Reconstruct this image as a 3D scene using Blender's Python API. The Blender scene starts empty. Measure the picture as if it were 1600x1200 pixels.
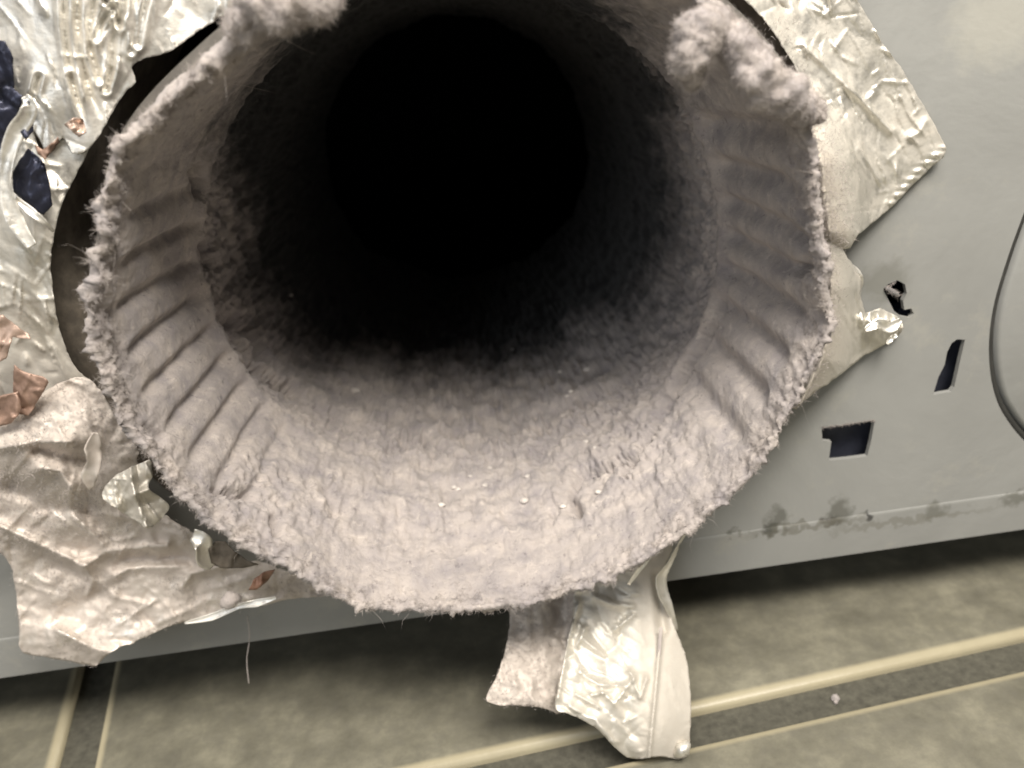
import bpy, bmesh, math, random
import numpy as np
from mathutils import Vector, Matrix
from mathutils.geometry import delaunay_2d_cdt
random.seed(7); rng = np.random.default_rng(7)
S = bpy.context.scene; COL = S.collection
# ------------------------------------------------------------------ camera
F_PX = 1202.0
_p, _r, _y = math.radians(24.5), math.radians(7.4), math.radians(1.3)
FW = np.array([math.sin(_y)*math.cos(_p), math.cos(_y)*math.cos(_p), -math.sin(_p)])
_rt = np.cross(FW, [0, 0, 1]); _rt /= np.linalg.norm(_rt); _up = np.cross(_rt, FW)
CR = _rt*math.cos(_r) - _up*math.sin(_r); CU = _up*math.cos(_r) + _rt*math.sin(_r)
CAM = np.array([.00223, -.105, .03904])
cd = bpy.data.cameras.new('camera'); cam = bpy.data.objects.new('camera', cd); COL.objects.link(cam)
m = Matrix.Identity(4)
for i in range(3):
    m[i][0], m[i][1], m[i][2], m[i][3] = CR[i], CU[i], -FW[i], CAM[i]
cam.matrix_world = m
cd.sensor_width = 36; cd.lens = F_PX/1600*36; cd.clip_start = .002; cd.clip_end = 20
cd.dof.use_dof = True; cd.dof.focus_distance = .125; cd.dof.aperture_fstop = 18
S.camera = cam
S.cycles.filter_width = 1.7
# ------------------------------------------------------------------ light
W = bpy.data.worlds.new('World'); S.world = W; W.use_nodes = True
W.node_tree.nodes['Background'].inputs[0].default_value = (1.0, .95, .88, 1)
W.node_tree.nodes['Background'].inputs[1].default_value = .13
def lamp(name, loc, aim, sx, sy, power, col):
    l = bpy.data.lights.new(name, 'AREA'); l.shape = 'RECTANGLE'; l.size = sx; l.size_y = sy
    l.energy = power; l.color = col
    o = bpy.data.objects.new(name, l); COL.objects.link(o); o.location = loc
    o.rotation_euler = (Vector(aim)-Vector(loc)).to_track_quat('-Z', 'Y').to_euler()
    return o
lamp('work_lamp', (.095, -.165, .275), (0, -.01, -.03), .15, .09, 1.75, (1, .93, .83))
lamp('ceiling_lamp', (-.15, -.50, 1.05), (0, 0, -.02), .60, .36, 12, (1, .93, .84))
lamp('front_fill', (-.8, -1.2, .55), (-.05, .02, 0), .8, .8, 5.0, (.92, .96, 1))  # unseen fill lamp added low in front, at the left
S.view_settings.view_transform = 'Standard'; S.view_settings.look = 'None'
S.view_settings.exposure = 0; S.view_settings.gamma = 1
# ------------------------------------------------------------------ photograph geometry helpers
PY0 = .025                    # plane of the dryer's back panel
def ray(u, v):
    u = np.asarray(u, float)[..., None]; v = np.asarray(v, float)[..., None]
    return CR*(u-800) + CU*(600-v) + FW*F_PX
def at_y(u, v, y):            # point on the vertical plane at depth y
    d = ray(u, v); y = np.asarray(y, float)
    return CAM + d*((y-CAM[1])/d[..., 1])[..., None]
def at_z(u, v, z):
    d = ray(u, v); return CAM + d*((z-CAM[2])/d[..., 2])[..., None]
# ------------------------------------------------------------------ noise (vectorised)
def _h(ix, iy, iz, k):
    n = (ix*374761393 + iy*668265263 + iz*2147483647 + k*974634777) & 0xffffffff
    n = ((n ^ (n >> 13))*1274126177) & 0xffffffff
    n = ((n ^ (n >> 16))*2246822519) & 0xffffffff
    return ((n ^ (n >> 15)) & 0xffffff)/float(0xffffff)
def vn(P, k=0):               # gradient noise, about -1..1
    P = np.asarray(P, float); I = np.floor(P).astype(np.int64); f = P-I; w = f*f*f*(f*(f*6-15)+10)
    out = 0
    for a in (0, 1):
        for b in (0, 1):
            for c in (0, 1):
                x, y, z = I[:, 0]+a, I[:, 1]+b, I[:, 2]+c
                g = (_h(x, y, z, k)*2-1)*(f[:, 0]-a) + (_h(x, y, z, k+11)*2-1)*(f[:, 1]-b) + (_h(x, y, z, k+23)*2-1)*(f[:, 2]-c)
                out = out + g*(w[:, 0] if a else 1-w[:, 0])*(w[:, 1] if b else 1-w[:, 1])*(w[:, 2] if c else 1-w[:, 2])
    return out*1.6
def fbm(P, o=4, k=0):
    s = 0; a = 1.; P = np.asarray(P, float)
    for i in range(o):
        s = s+a*vn(P*2**i, k+i*7); a *= .5
    return s/1.6
def ridge(P, o=3, k=0):
    s = 0; a = 1.
    for i in range(o):
        s = s+a*(1-np.abs(vn(P*2**i+3.3*i, k+i*5))*2.2); a *= .5
    return s/1.75
def facets(P, k=0):           # crumpled sheet: flat facets between sharp creases
    I = np.floor(P).astype(np.int64); d1 = np.full(len(P), 9.); val = np.zeros(len(P))
    for a in (-1, 0, 1):
        for b in (-1, 0, 1):
            x, y = I[:, 0]+a, I[:, 1]+b; z0 = np.zeros_like(x)
            cx = x+_h(x, y, z0, k); cy = y+_h(x, y, z0, k+3)
            dx = P[:, 0]-cx; dy = P[:, 1]-cy
            hgt = (_h(x, y, z0, k+5)-.5) + dx*(_h(x, y, z0, k+7)*2-1)*.7 + dy*(_h(x, y, z0, k+9)*2-1)*.7
            wgt = -(dx*dx+dy*dy)*1.6 + hgt*.9
            up = wgt > -d1
            d1 = np.where(up, -wgt, d1); val = np.where(up, hgt, val)
    return -d1+.4
def sstep(a, b, x):
    t = np.clip((x-a)/(b-a), 0, 1); return t*t*(3-2*t)
# ------------------------------------------------------------------ object helpers
def props(o, label=None, cat=None, group=None, kind=None):
    for k, v in (('label', label), ('category', cat), ('group', group), ('kind', kind)):
        if v: o[k] = v
    return o
def thing(name, loc, label, cat, group=None, kind=None):
    o = bpy.data.objects.new(name, None); COL.objects.link(o); o.location = loc; o.empty_display_size = .01
    return props(o, label, cat, group, kind)
def mk(name, V, Fc, mat, parent=None, smooth=True, attrs=None):
    V = np.asarray(V, float)
    if parent is not None:
        base = np.array(parent['_w']) if '_w' in parent else np.array(parent.location)
        loc = (0, 0, 0)
    else:
        base = V.mean(0); loc = tuple(base)
    me = bpy.data.meshes.new(name)
    Fc = [tuple(map(int, q)) for q in Fc] if not isinstance(Fc, np.ndarray) else Fc
    if isinstance(Fc, np.ndarray):
        n, k = Fc.shape
        me.vertices.add(len(V)); me.vertices.foreach_set('co', (V-base).ravel())
        me.loops.add(n*k); me.loops.foreach_set('vertex_index', Fc.ravel().astype(np.int32))
        me.polygons.add(n); me.polygons.foreach_set('loop_start', np.arange(0, n*k, k, dtype=np.int32))
        me.update(calc_edges=True); me.validate()
    else:
        me.from_pydata((V-base).tolist(), [], Fc); me.update()
    if attrs:
        for an, av in attrs.items():
            A = me.attributes.new(an, 'FLOAT', 'POINT'); A.data.foreach_set('value', np.asarray(av, np.float32))
    me.polygons.foreach_set('use_smooth', np.full(len(me.polygons), smooth))
    me.materials.append(mat)
    o = bpy.data.objects.new(name, me); COL.objects.link(o); o.location = loc
    if parent is not None: o.parent = parent
    return o
def flip(Fc): return [tuple(reversed(q)) for q in Fc]
def spline(P, n=8, closed=True):
    P = np.asarray(P, float); N = len(P); out = []
    rng_ = range(N if closed else N-1)
    for i in rng_:
        g = (lambda j: P[j % N]) if closed else (lambda j: P[min(max(j, 0), N-1)])
        a, b, c, d = g(i-1), g(i), g(i+1), g(i+2)
        for t in np.arange(n)/n:
            out.append(.5*(2*b+(c-a)*t+(2*a-5*b+4*c-d)*t*t+(3*b-a-3*c+d)*t**3))
    if not closed: out.append(P[-1])
    return np.array(out)
def tube(path, rad, seg=8, cap=True):
    path = np.asarray(path, float); rad = np.broadcast_to(np.asarray(rad, float), (len(path),))
    T = np.gradient(path, axis=0); T /= np.linalg.norm(T, axis=1)[:, None]+1e-12
    V = []; Fc = []
    up = np.array([.3, .2, .93])
    for i in range(len(path)):
        a = np.cross(T[i], up); a /= np.linalg.norm(a)+1e-12; b = np.cross(T[i], a)
        for j in range(seg):
            t = 2*math.pi*j/seg; V.append(path[i]+rad[i]*(a*math.cos(t)+b*math.sin(t)))
    for i in range(len(path)-1):
        for j in range(seg):
            k = (j+1) % seg; Fc.append((i*seg+j, i*seg+k, (i+1)*seg+k, (i+1)*seg+j))
    if cap:
        Fc.append(tuple(range(seg))[::-1]); Fc.append(tuple((len(path)-1)*seg+j for j in range(seg)))
    return np.array(V), Fc
# ------------------------------------------------------------------ materials
def newmat(name):
    M = bpy.data.materials.new(name); M.use_nodes = True; nt = M.node_tree; N = nt.nodes; L = nt.links
    b = N['Principled BSDF']; tc = N.new('ShaderNodeTexCoord')
    return M, nt, N, L, b, tc
def noise(N, L, vec, scale, det=4, rough=.6, dist=0):
    n = N.new('ShaderNodeTexNoise'); n.inputs['Scale'].default_value = scale; n.inputs['Detail'].default_value = det
    n.inputs['Roughness'].default_value = rough; n.inputs['Distortion'].default_value = dist
    L.new(vec, n.inputs['Vector']); return n.outputs['Fac']
def ramp(N, L, fac, stops):
    r = N.new('ShaderNodeValToRGB'); e = r.color_ramp.elements
    while len(e) < len(stops): e.new(.5)
    for i, (p, c) in enumerate(stops): e[i].position = p; e[i].color = (*c, 1) if len(c) == 3 else c
    L.new(fac, r.inputs[0]); return r.outputs[0]
def bump(N, L, h, strength, dist, b, prev=None):
    n = N.new('ShaderNodeBump'); n.inputs['Strength'].default_value = strength; n.inputs['Distance'].default_value = dist
    L.new(h, n.inputs['Height']); 
    if prev: L.new(prev, n.inputs['Normal'])
    L.new(n.outputs[0], b.inputs['Normal']); return n.outputs[0]
def mixc(N, L, fac, a, c):
    x = N.new('ShaderNodeMix'); x.data_type = 'RGBA'
    if isinstance(fac, float): x.inputs[0].default_value = fac
    else: L.new(fac, x.inputs[0])
    for s, q in ((6, a), (7, c)):
        if isinstance(q, tuple): x.inputs[s].default_value = (*q, 1)
        else: L.new(q, x.inputs[s])
    return x.outputs[2]
def math2(N, L, op, a, c=None, clamp=False):
    x = N.new('ShaderNodeMath'); x.operation = op; x.use_clamp = clamp
    for s, q in ((0, a), (1, c)):
        if q is None: continue
        if isinstance(q, (int, float)): x.inputs[s].default_value = q
        else: L.new(q, x.inputs[s])
    return x.outputs[0]
def attr(N, name):
    a = N.new('ShaderNodeAttribute'); a.attribute_name = name; return a.outputs['Fac']

def lint_mat(name, dark=(.32, .298, .304), light=(.57, .515, .47), fine=True):
    M, nt, N, L, b, tc = newmat(name); o = tc.outputs['Object']
    n1 = noise(N, L, o, 190, 5, .6, .4); n2 = noise(N, L, o, 900, 4, .7)
    c = ramp(N, L, n1, [(.3, dark), (.5, tuple((a+q)/2 for a, q in zip(dark, light))), (.7, light)])
    c = mixc(N, L, math2(N, L, 'MULTIPLY', n2, .5), c, (.25, .22, .23))
    sp_ = noise(N, L, o, 560, 3, .8, .5); c = mixc(N, L, ramp(N, L, sp_, [(.60, (0, 0, 0)), (.72, (.6, .6, .6))]), c, (.11, .10, .11))
    sp2 = noise(N, L, o, 330, 5, .75, .8); c = mixc(N, L, ramp(N, L, sp2, [(.56, (0, 0, 0)), (.74, (.7, .7, .7))]), c, tuple(min(1, q*1.2) for q in light))
    L.new(c, b.inputs['Base Color']); b.inputs['Roughness'].default_value = 1
    b.inputs['Specular IOR Level'].default_value = .05
    b.inputs['Sheen Weight'].default_value = .15; b.inputs['Sheen Roughness'].default_value = .6
    n3 = noise(N, L, o, 2600, 3, .8)
    if fine:
        cb = mixc(N, L, attr(N, 'deep_shade'), c, (.008, .008, .009)); L.new(cb, b.inputs['Base Color'])  # shade deep in the pipe mixed into the lint colour
        p = bump(N, L, n2, .28, .0010, b); bump(N, L, n3, .5, .0004, b, p)
    return M
M_lint = lint_mat('lint')
M_fuzz = lint_mat('lint_fuzz', (.36, .325, .31), (.60, .545, .50), False)

M_dustgrey = lint_mat('grey_dust', (.10, .10, .095), (.20, .20, .19), False)
M_crumb = lint_mat('pale_lint', (.6, .56, .52), (.85, .8, .74), False)
def foil_mat(name, base=(.82, .80, .74), dust_col=(.46, .42, .365), dust_lo=.38, dust_hi=.70, rough=.34, lintattr=True):
    M, nt, N, L, b, tc = newmat(name); o = tc.outputs['Object']
    n1 = noise(N, L, o, 120, 5, .65, .6); n2 = noise(N, L, o, 700, 4, .7)
    d = ramp(N, L, n1, [(dust_lo, (0, 0, 0)), (dust_hi, (1, 1, 1))])
    d = math2(N, L, 'MULTIPLY_ADD', d, .55); d.node.inputs[2].default_value = .14
    if lintattr: d = math2(N, L, 'MAXIMUM', d, attr(N, 'lint'), True)
    d2 = math2(N, L, 'ADD', d, math2(N, L, 'MULTIPLY', math2(N, L, 'SUBTRACT', n2, .5), .5), True)
    c = mixc(N, L, d2, base, mixc(N, L, n2, dust_col, tuple(q*1.12 for q in dust_col)))
    L.new(c, b.inputs['Base Color'])
    L.new(math2(N, L, 'SUBTRACT', 1.0, d2, True), b.inputs['Metallic'])
    L.new(math2(N, L, 'ADD', math2(N, L, 'MULTIPLY', d2, .6), rough, True), b.inputs['Roughness'])
    bump(N, L, n2, .25, .0004, b)
    return M
M_foil = foil_mat('foil_tape')
M_foilshiny = foil_mat('bright_foil', (.88, .86, .81), (.58, .54, .47), .45, .8, .32)
M_foillint = foil_mat('linted_foil', (.85, .80, .74), (.43, .375, .335), .25, .5, .3)

def paint_mat(name, col, rough=.45, stains=(), base=(0, 0, 0)):
    M, nt, N, L, b, tc = newmat(name); o = tc.outputs['Object']
    n1 = noise(N, L, o, 28, 5, .6, .3); n2 = noise(N, L, o, 1400, 3, .6)
    c = ramp(N, L, n1, [(.3, tuple(q*.9 for q in col)), (.7, tuple(q*1.08 for q in col))])
    dustn = noise(N, L, o, 70, 6, .75)
    c = mixc(N, L, ramp(N, L, dustn, [(.55, (0, 0, 0)), (.8, (.5, .5, .5))]), c, (.42, .40, .34))
    warp = N.new('ShaderNodeTexNoise'); warp.inputs['Scale'].default_value = 420; warp.inputs['Detail'].default_value = 4
    L.new(o, warp.inputs['Vector'])
    wv = N.new('ShaderNodeVectorMath'); wv.operation = 'MULTIPLY_ADD'
    L.new(warp.outputs['Color'], wv.inputs[0]); wv.inputs[1].default_value = (.007,)*3; L.new(o, wv.inputs[2])
    for (p, rx, rz, sc, amt) in stains:
        mp = N.new('ShaderNodeVectorMath'); mp.operation = 'SUBTRACT'; L.new(wv.outputs[0], mp.inputs[0])
        mp.inputs[1].default_value = tuple(p[i]-base[i]+.0035 for i in range(3))
        ms = N.new('ShaderNodeVectorMath'); ms.operation = 'MULTIPLY'; L.new(mp.outputs[0], ms.inputs[0])
        ms.inputs[1].default_value = (1/rx, 20, 1/rz)
        ln = N.new('ShaderNodeVectorMath'); ln.operation = 'LENGTH'; L.new(ms.outputs[0], ln.inputs[0])
        f = ramp(N, L, ln.outputs['Value'], [(.45, (amt,)*3), (1.0, (0, 0, 0))])
        c = mixc(N, L, f, c, sc)
    L.new(c, b.inputs['Base Color']); b.inputs['Roughness'].default_value = rough
    L.new(math2(N, L, 'ADD', math2(N, L, 'MULTIPLY', dustn, .25), rough-.1), b.inputs['Roughness'])
    b.inputs['Specular IOR Level'].default_value = .4
    p = bump(N, L, n2, .08, .0003, b); bump(N, L, n1, .3, .002, b, p)
    return M
def plain(name, col, rough=.6, metal=0., sc=300, var=.25, bmp=.3):
    M, nt, N, L, b, tc = newmat(name); o = tc.outputs['Object']
    n1 = noise(N, L, o, sc, 5, .65)
    c = ramp(N, L, n1, [(.3, tuple(q*(1-var) for q in col)), (.7, tuple(q*(1+var) for q in col))])
    L.new(c, b.inputs['Base Color']); b.inputs['Roughness'].default_value = rough; b.inputs['Metallic'].default_value = metal
    bump(N, L, n1, bmp, .0006, b); return M
M_dark = plain('dark_collar', (.13, .11, .088), .85, .0, 260, .45)
M_pipe = plain('grimy_pipe', (.12, .11, .10), .6, .5)
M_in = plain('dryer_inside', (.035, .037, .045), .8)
M_copper = plain('copper_scrap', (.30, .20, .155), .5, .3, 240, .4)
M_blue = plain('blue_reflection', (.035, .038, .06), .3, .6, 260, .5)  # reflected dark blue, put into the colour

def tile_mat():
    M, nt, N, L, b, tc = newmat('floor_tile'); o = tc.outputs['Object']
    n1 = noise(N, L, o, 95, 6, .7, 0); n2 = noise(N, L, o, 260, 5, .75, .3)
    c = ramp(N, L, n1, [(.34, (.128, .122, .095)), (.5, (.178, .170, .131)), (.66, (.25, .238, .182))])
    c = mixc(N, L, ramp(N, L, n2, [(.45, (0, 0, 0)), (.75, (.6, .6, .6))]), c, (.15, .144, .12))
    c = mixc(N, L, math2(N, L, 'MULTIPLY', attr(N, 'edge'), .7), c, (.46, .41, .28))
    L.new(c, b.inputs['Base Color']); b.inputs['Roughness'].default_value = .42
    bump(N, L, n2, .2, .0006, b); return M
M_tile = tile_mat()
M_grout = plain('grout', (.085, .082, .065), .95, 0, 500, .35, .6)
# ------------------------------------------------------------------ floor and tiles
ZB = -.0712; ZF = ZB-.018      # dryer's bottom edge, tile tops
base_c = np.array([0, 0, ZF-.003])
fl = mk('floor', [(-1.6, -1.6, ZF-.0026), (1.6, -1.6, ZF-.0026), (1.6, 1.2, ZF-.0026), (-1.6, 1.2, ZF-.0026)], [(0, 1, 2, 3)], M_grout)
props(fl, 'beige stone tiled floor with recessed dark grout under the dryer', 'floor', None, 'structure')
fl['_w'] = tuple(fl.location)
gx = np.array([math.cos(math.radians(5.0)), math.sin(math.radians(5.0)), 0]); gy = np.array([-math.cos(math.radians(76)), math.sin(math.radians(76)), 0])
def on_floor(u, v): return at_z(u, v, ZF)
cA = on_floor(160, 1122); cB = on_floor(1080, 1105)     # a corner is where the two measured joints meet
A2 = np.array([gx[:2], gy[:2]]).T
# front-left corner of the main tile
p1 = on_floor(160, 1120); p2 = on_floor(1340, 1048)
st = np.linalg.solve(np.array([gy[:2], -gx[:2]]).T, (p2-p1)[:2]); corner = p1+gy*st[0]
def rounded_tile(L1, L2, bv=.0017, th=.006):
    n = 10; rings = []
    prof = [(0, -th), (0, -bv), (bv*.1, -bv*.55), (bv*.35, -bv*.22), (bv*.75, -bv*.05), (bv*1.3, 0)]
    V = []; E = []
    for ins, z in prof:
        r = .003
        x0, y0, x1, y1 = ins, ins, L1-ins, L2-ins
        for (a, c) in ((x0, y0), (x1, y0), (x1, y1), (x0, y1)):
            V.append((a, c, z)); E.append(1 if ins < bv*1.0 else 0)
    V += [(.006+bv, .006+bv, 0), (L1-.006-bv, .006+bv, 0), (L1-.006-bv, L2-.006-bv, 0), (.006+bv, L2-.006-bv, 0)]; E += [0]*4
    nr = len(prof)+1; Fc = []
    for i in range(nr-1):
        for j in range(4):
            k = (j+1) % 4; Fc.append((i*4+j, i*4+k, (i+1)*4+k, (i+1)*4+j))
    b0 = (nr-1)*4; Fc.append((b0, b0+1, b0+2, b0+3))
    return np.array(V), Fc, E
TL = .30; GW = .0082
tv, tf, te = rounded_tile(TL, TL)
first = None
for i in range(-2, 2):
    for j in range(-3, 2):
        o0 = corner + gx*(i*(TL+GW)) + gy*(j*(TL+GW)) + np.array([0, 0, rng.normal()*.0002])
        if first is None:
            tv2 = tv[:, :1]*gx + tv[:, 1:2]*gy + tv[:, 2:]*np.array([0, 0, 1.])
            ob = mk('tile', tv2+np.array(fl['_w']), tf, M_tile, fl, False, {'edge': te}); first = ob
            me = ob.data; me.polygons.foreach_set('use_smooth', np.array([True]*(len(me.polygons)-1)+[False]))
        else:
            ob = first.copy(); COL.objects.link(ob); ob.parent = fl
        ob.location = tuple(o0-np.array(fl['_w']))
del fl['_w']
# ------------------------------------------------------------------ dryer
dryer = thing('dryer', (0, PY0, ZB), 'grey painted back of the dryer with punched slots, embossed oval and vent hole', 'dryer')
DB = (0, PY0, ZB)
XL, XR, ZT = -.27, .40, .78
def pan(uv, y=PY0): uv = np.array(uv, float); return at_y(uv[:, 0], uv[:, 1], y)
HC = np.array([-.003, .004]); HR = .0635
th = np.linspace(0, 2*math.pi, 96, endpoint=False)
hole = np.stack([HC[0]+HR*np.cos(th), np.full(96, PY0), HC[1]+HR*np.sin(th)], 1)
slot = pan([(1284, 669), (1296, 667), (1330, 662), (1367, 656), (1361, 690), (1355, 713), (1325, 717), (1295, 720), (1299, 690), (1285, 689)])
slit = pan([(1487, 536), (1496, 530), (1508, 531), (1500, 565), (1491, 605), (1486, 612), (1458, 617), (1466, 590), (1476, 570), (1480, 550)])
torn = pan([(1380, 452), (1388, 444), (1402, 438), (1414, 444), (1417, 458), (1411, 470), (1413, 484), (1424, 482), (1428, 490), (1422, 497), (1408, 494), (1397, 486), (1389, 470)])
emb = spline(pan([(1597, 340), (1572, 410), (1552, 480), (1545, 545), (1551, 605), (1570, 652), (1612, 700), (1680, 735), (1780, 740), (1900, 680), (1985, 560), (2035, 400), (2040, 200), (1990, 60), (1850, 0), (1740, 40), (1680, 130), (1636, 240)]), 6)
lipz = -.0612
def tri_region(outer, holes, y):
    """triangulated flat region in the x-z plane, with holes"""
    V = [tuple(p) for p in outer]; E = [(i, (i+1) % len(outer)) for i in range(len(outer))]
    for h in holes:
        b0 = len(V); V += [tuple(p) for p in h]; E += [(b0+i, b0+(i+1) % len(h)) for i in range(len(h))]
    bm = bmesh.new(); vs = [bm.verts.new((p[0], y, p[2])) for p in V]; es = [bm.edges.new((vs[a], vs[b])) for a, b in E]
    bmesh.ops.triangle_fill(bm, use_beauty=True, use_dissolve=False, edges=es, normal=(0, -1, 0))
    bm.verts.index_update(); F = [tuple(v.index for v in f.verts) for f in bm.faces]; P = [tuple(v.co) for v in bm.verts]; bm.free()
    P = np.array(P); out = []
    for f in F:
        a, b, c = P[list(f)]; n = np.cross(b-a, c-a); out.append(f if n[1] < 0 else f[::-1])
    return P, out
outer = [np.array(q) for q in ((XL, PY0, lipz), (XR, PY0, lipz), (XR, PY0, ZT), (XL, PY0, ZT))]
PV, PF = tri_region(outer, [hole, slot, slit, torn, emb], PY0)
PV = list(map(tuple, PV)); PF = list(PF)
def wall(loop, dy, V, Fc, rad=.0004):     # rolled-in sheet metal edge round a hole
    n = len(loop); c = loop.mean(0)
    b0 = len(V)
    for k, (ins, d) in enumerate(((0, 0), (-.05, .35), (-.05, 1.))):
        for p in loop:
            q = np.array(p)+(np.array(p)-c)*0+np.array([0, dy*d, 0]); V.append(tuple(q))
    for k in range(2):
        for i in range(n):
            j = (i+1) % n; Fc.append((b0+k*n+i, b0+k*n+j, b0+(k+1)*n+j, b0+(k+1)*n+i))
for lp in (slot, slit, torn): wall(lp, .0010, PV, PF)
smud = []
for (u, v, rx, rz, col, am) in [(1216, 812, .0030, .0042, (.10, .10, .085), .7), (1205, 826, .0030, .0016, (.07, .07, .06), .8), (1312, 800, .0030, .0044, (.10, .10, .085), .7),
        (1300, 814, .0022, .0018, (.07, .065, .055), .8), (1358, 807, .0018, .0016, (.05, .05, .05), .9), (1460, 800, .0032, .0026, (.11, .11, .09), .6),
        (1590, 778, .0055, .0020, (.11, .11, .09), .6), (1146, 832, .0014, .0014, (.10, .10, .085), .7), (1420, 812, .022, .0011, (.16, .155, .13), .5), (1262, 822, .016, .0010, (.15, .145, .12), .6),
        (1380, 440, .006, .005, (.14, .14, .12), .5), (1560, 30, .010, .009, (.42, .41, .36), .5)]:
    smud.append((at_y(u, v, PY0), rx, rz, col, am))
M_panel = paint_mat('grey_dryer_paint', (.285, .288, .278), .48, smud, DB)
panel = mk('back_panel', PV, PF, M_panel, dryer, False)
# embossed oval: a narrow pressed groove round a raised field
ec = emb.mean(0); nx = np.roll(emb, -1, 0)-np.roll(emb, 1, 0); nv = np.stack([-nx[:, 2], 0*nx[:, 0], nx[:, 0]], 1); nv /= np.linalg.norm(nv, axis=1)[:, None]
if np.mean(np.sum(nv*(ec-emb), 1)) < 0: nv = -nv
EV = []; EF = []; n = len(emb)
prof = [(0, 0), (.00015, .0002), (.0003, .0056), (.0005, .0062), (.0014, .0062), (.0017, .0056), (.0020, .0008), (.0028, .0003)]
for ins, d in prof: EV += [tuple(p+q*ins+np.array([0, d, 0])) for p, q in zip(emb, nv)]
for k in range(len(prof)-1):
    for i in range(n):
        j = (i+1) % n; EF.append((k*n+i, k*n+j, (k+1)*n+j, (k+1)*n+i))
EF.append(tuple((len(prof)-1)*n+i for i in range(n)))
M_paint2 = paint_mat('grey_oval_paint', (.285, .288, .278), .48)
mk('embossed_oval', EV, EF, M_paint2, dryer, True)
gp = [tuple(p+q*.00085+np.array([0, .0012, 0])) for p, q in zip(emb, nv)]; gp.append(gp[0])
V, Fc = tube(gp, .00062, 8, False); mk('groove_shade_bead', V, Fc, plain('groove_shade', (.035, .035, .032), .7), dryer)  # dark bead added to stand for the shade in the groove
# base rail: folded bottom edge of the panel
def loft_x(prof, x0, x1, nx=60, jit=0):
    V = []; Fc = []; m_ = len(prof)
    for x in np.linspace(x0, x1, nx):
        for y, z in prof: V.append((x, y+jit*math.sin(x*90)*.5, z))
    for i in range(nx-1):
        for j in range(m_-1): Fc.append((i*m_+j, i*m_+j+1, (i+1)*m_+j+1, (i+1)*m_+j))
    return V, Fc
rail = [(PY0+.0008, lipz+.0002), (PY0-.00005, lipz+.0001), (PY0-.00015, lipz-.0001), (PY0-.0002, lipz-.0005), (PY0-.0002, ZB+.0008), (PY0-.0002, ZB+.0002), (PY0+.0002, ZB), (PY0+.018, ZB)]
RV, RF = loft_x(rail, XL, XR, 40)
mk('base_rail', RV, RF, M_panel, dryer, False)
# body shell behind the panel (keeps the inside dark)
def box(a, b):
    (x0, y0, z0), (x1, y1, z1) = a, b
    V = [(x0, y0, z0), (x1, y0, z0), (x1, y1, z0), (x0, y1, z0), (x0, y0, z1), (x1, y0, z1), (x1, y1, z1), (x0, y1, z1)]
    return V, [(0, 3, 2, 1), (4, 5, 6, 7), (0, 1, 5, 4), (1, 2, 6, 5), (2, 3, 7, 6), (3, 0, 4, 7)]
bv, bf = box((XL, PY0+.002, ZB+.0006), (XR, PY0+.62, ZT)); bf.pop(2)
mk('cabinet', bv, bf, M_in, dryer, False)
for (x, y) in ((XL+.05, .08), (XR-.05, .08), (XL+.05, .58), (XR-.05, .58)):
    V, Fc = tube([(x, y, ZF), (x, y, ZF+.008), (x, y, ZF+.009), (x, y, ZB+.002)], [.02, .02, .008, .008], 16); mk('foot', V, Fc, M_in, dryer)
M_navy = plain('slot_shade_navy', (.030, .033, .048), .6)
for lp in (slot, slit):
    lo, hi = lp.min(0), lp.max(0); v8, f8 = box((lo[0]-.006, PY0+.0045, lo[2]-.006), (hi[0]+.006, PY0+.008, hi[2]+.006)); mk('slot_shade_plate', v8, f8, M_navy, dryer, False)  # navy plates added to give the slots their dark inside
# vent collar: dull dark flange lining the hole
N_ = 128; tt = np.linspace(0, 2*math.pi, N_, endpoint=False); V = []; Fc = []
for (r, y) in ((HR+.0055, PY0-.0005), (HR+.003, PY0-.0016), (HR+.0005, PY0-.0012), (HR-.0007, PY0+.0006), (HR-.0012, PY0+.006), (HR-.0014, PY0+.03), (HR-.0014, PY0+.045)):
    for t in tt:
        k = 1+.006*math.sin(5*t+1)+.004*math.sin(11*t)
        V.append((HC[0]+r*k*math.cos(t), y, HC[1]+r*k*math.sin(t)))
for i in range(6):
    for j in range(N_):
        k = (j+1) % N_; Fc.append((i*N_+j, (i+1)*N_+j, (i+1)*N_+k, i*N_+k))
mk('vent_collar', V, Fc, M_dark, dryer, True)
# ------------------------------------------------------------------ exhaust pipe
rim_px = [(132, 480), (140, 430), (150, 380), (165, 270), (180, 235), (215, 190), (262, 140), (300, 108), (345, 66), (400, 25), (1296, 450), (1305, 500), (1280, 560), (1240, 640), (1180, 740), (1130, 790), (1075, 832), (1015, 875), (950, 908), (870, 935), (800, 950), (700, 958), (620, 955), (550, 948), (500, 925), (450, 890), (390, 866), (330, 822), (270, 765), (230, 712), (195, 665), (165, 610), (145, 545), (1290, 380), (1284, 310), (1275, 230), (1262, 160)]
rp = at_y([q[0] for q in rim_px], [q[1] for q in rim_px], 0.0)
ra = np.arctan2(rp[:, 2], rp[:, 0]); rr = np.hypot(rp[:, 0], rp[:, 2]); 
ra = np.append(ra, np.radians([60, 80, 100])); rr = np.append(rr, [.0525, .0530, .0515])
order = np.argsort(ra); ra, rr = ra[order], rr[order]
def rim_r(t):
    t = (t+math.pi) % (2*math.pi)-math.pi
    return np.interp(t, np.concatenate([ra-2*math.pi, ra, ra+2*math.pi]), np.concatenate([rr]*3))
def rim_s(t):
    return sum(rim_r(t+d) for d in np.radians([-5, -3, -1.5, 0, 1.5, 3, 5]))/7
duct = thing('exhaust_pipe', (0, 0, 0), 'round crimped metal exhaust pipe coming out of the dryer, caked with lint', 'pipe')
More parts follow.
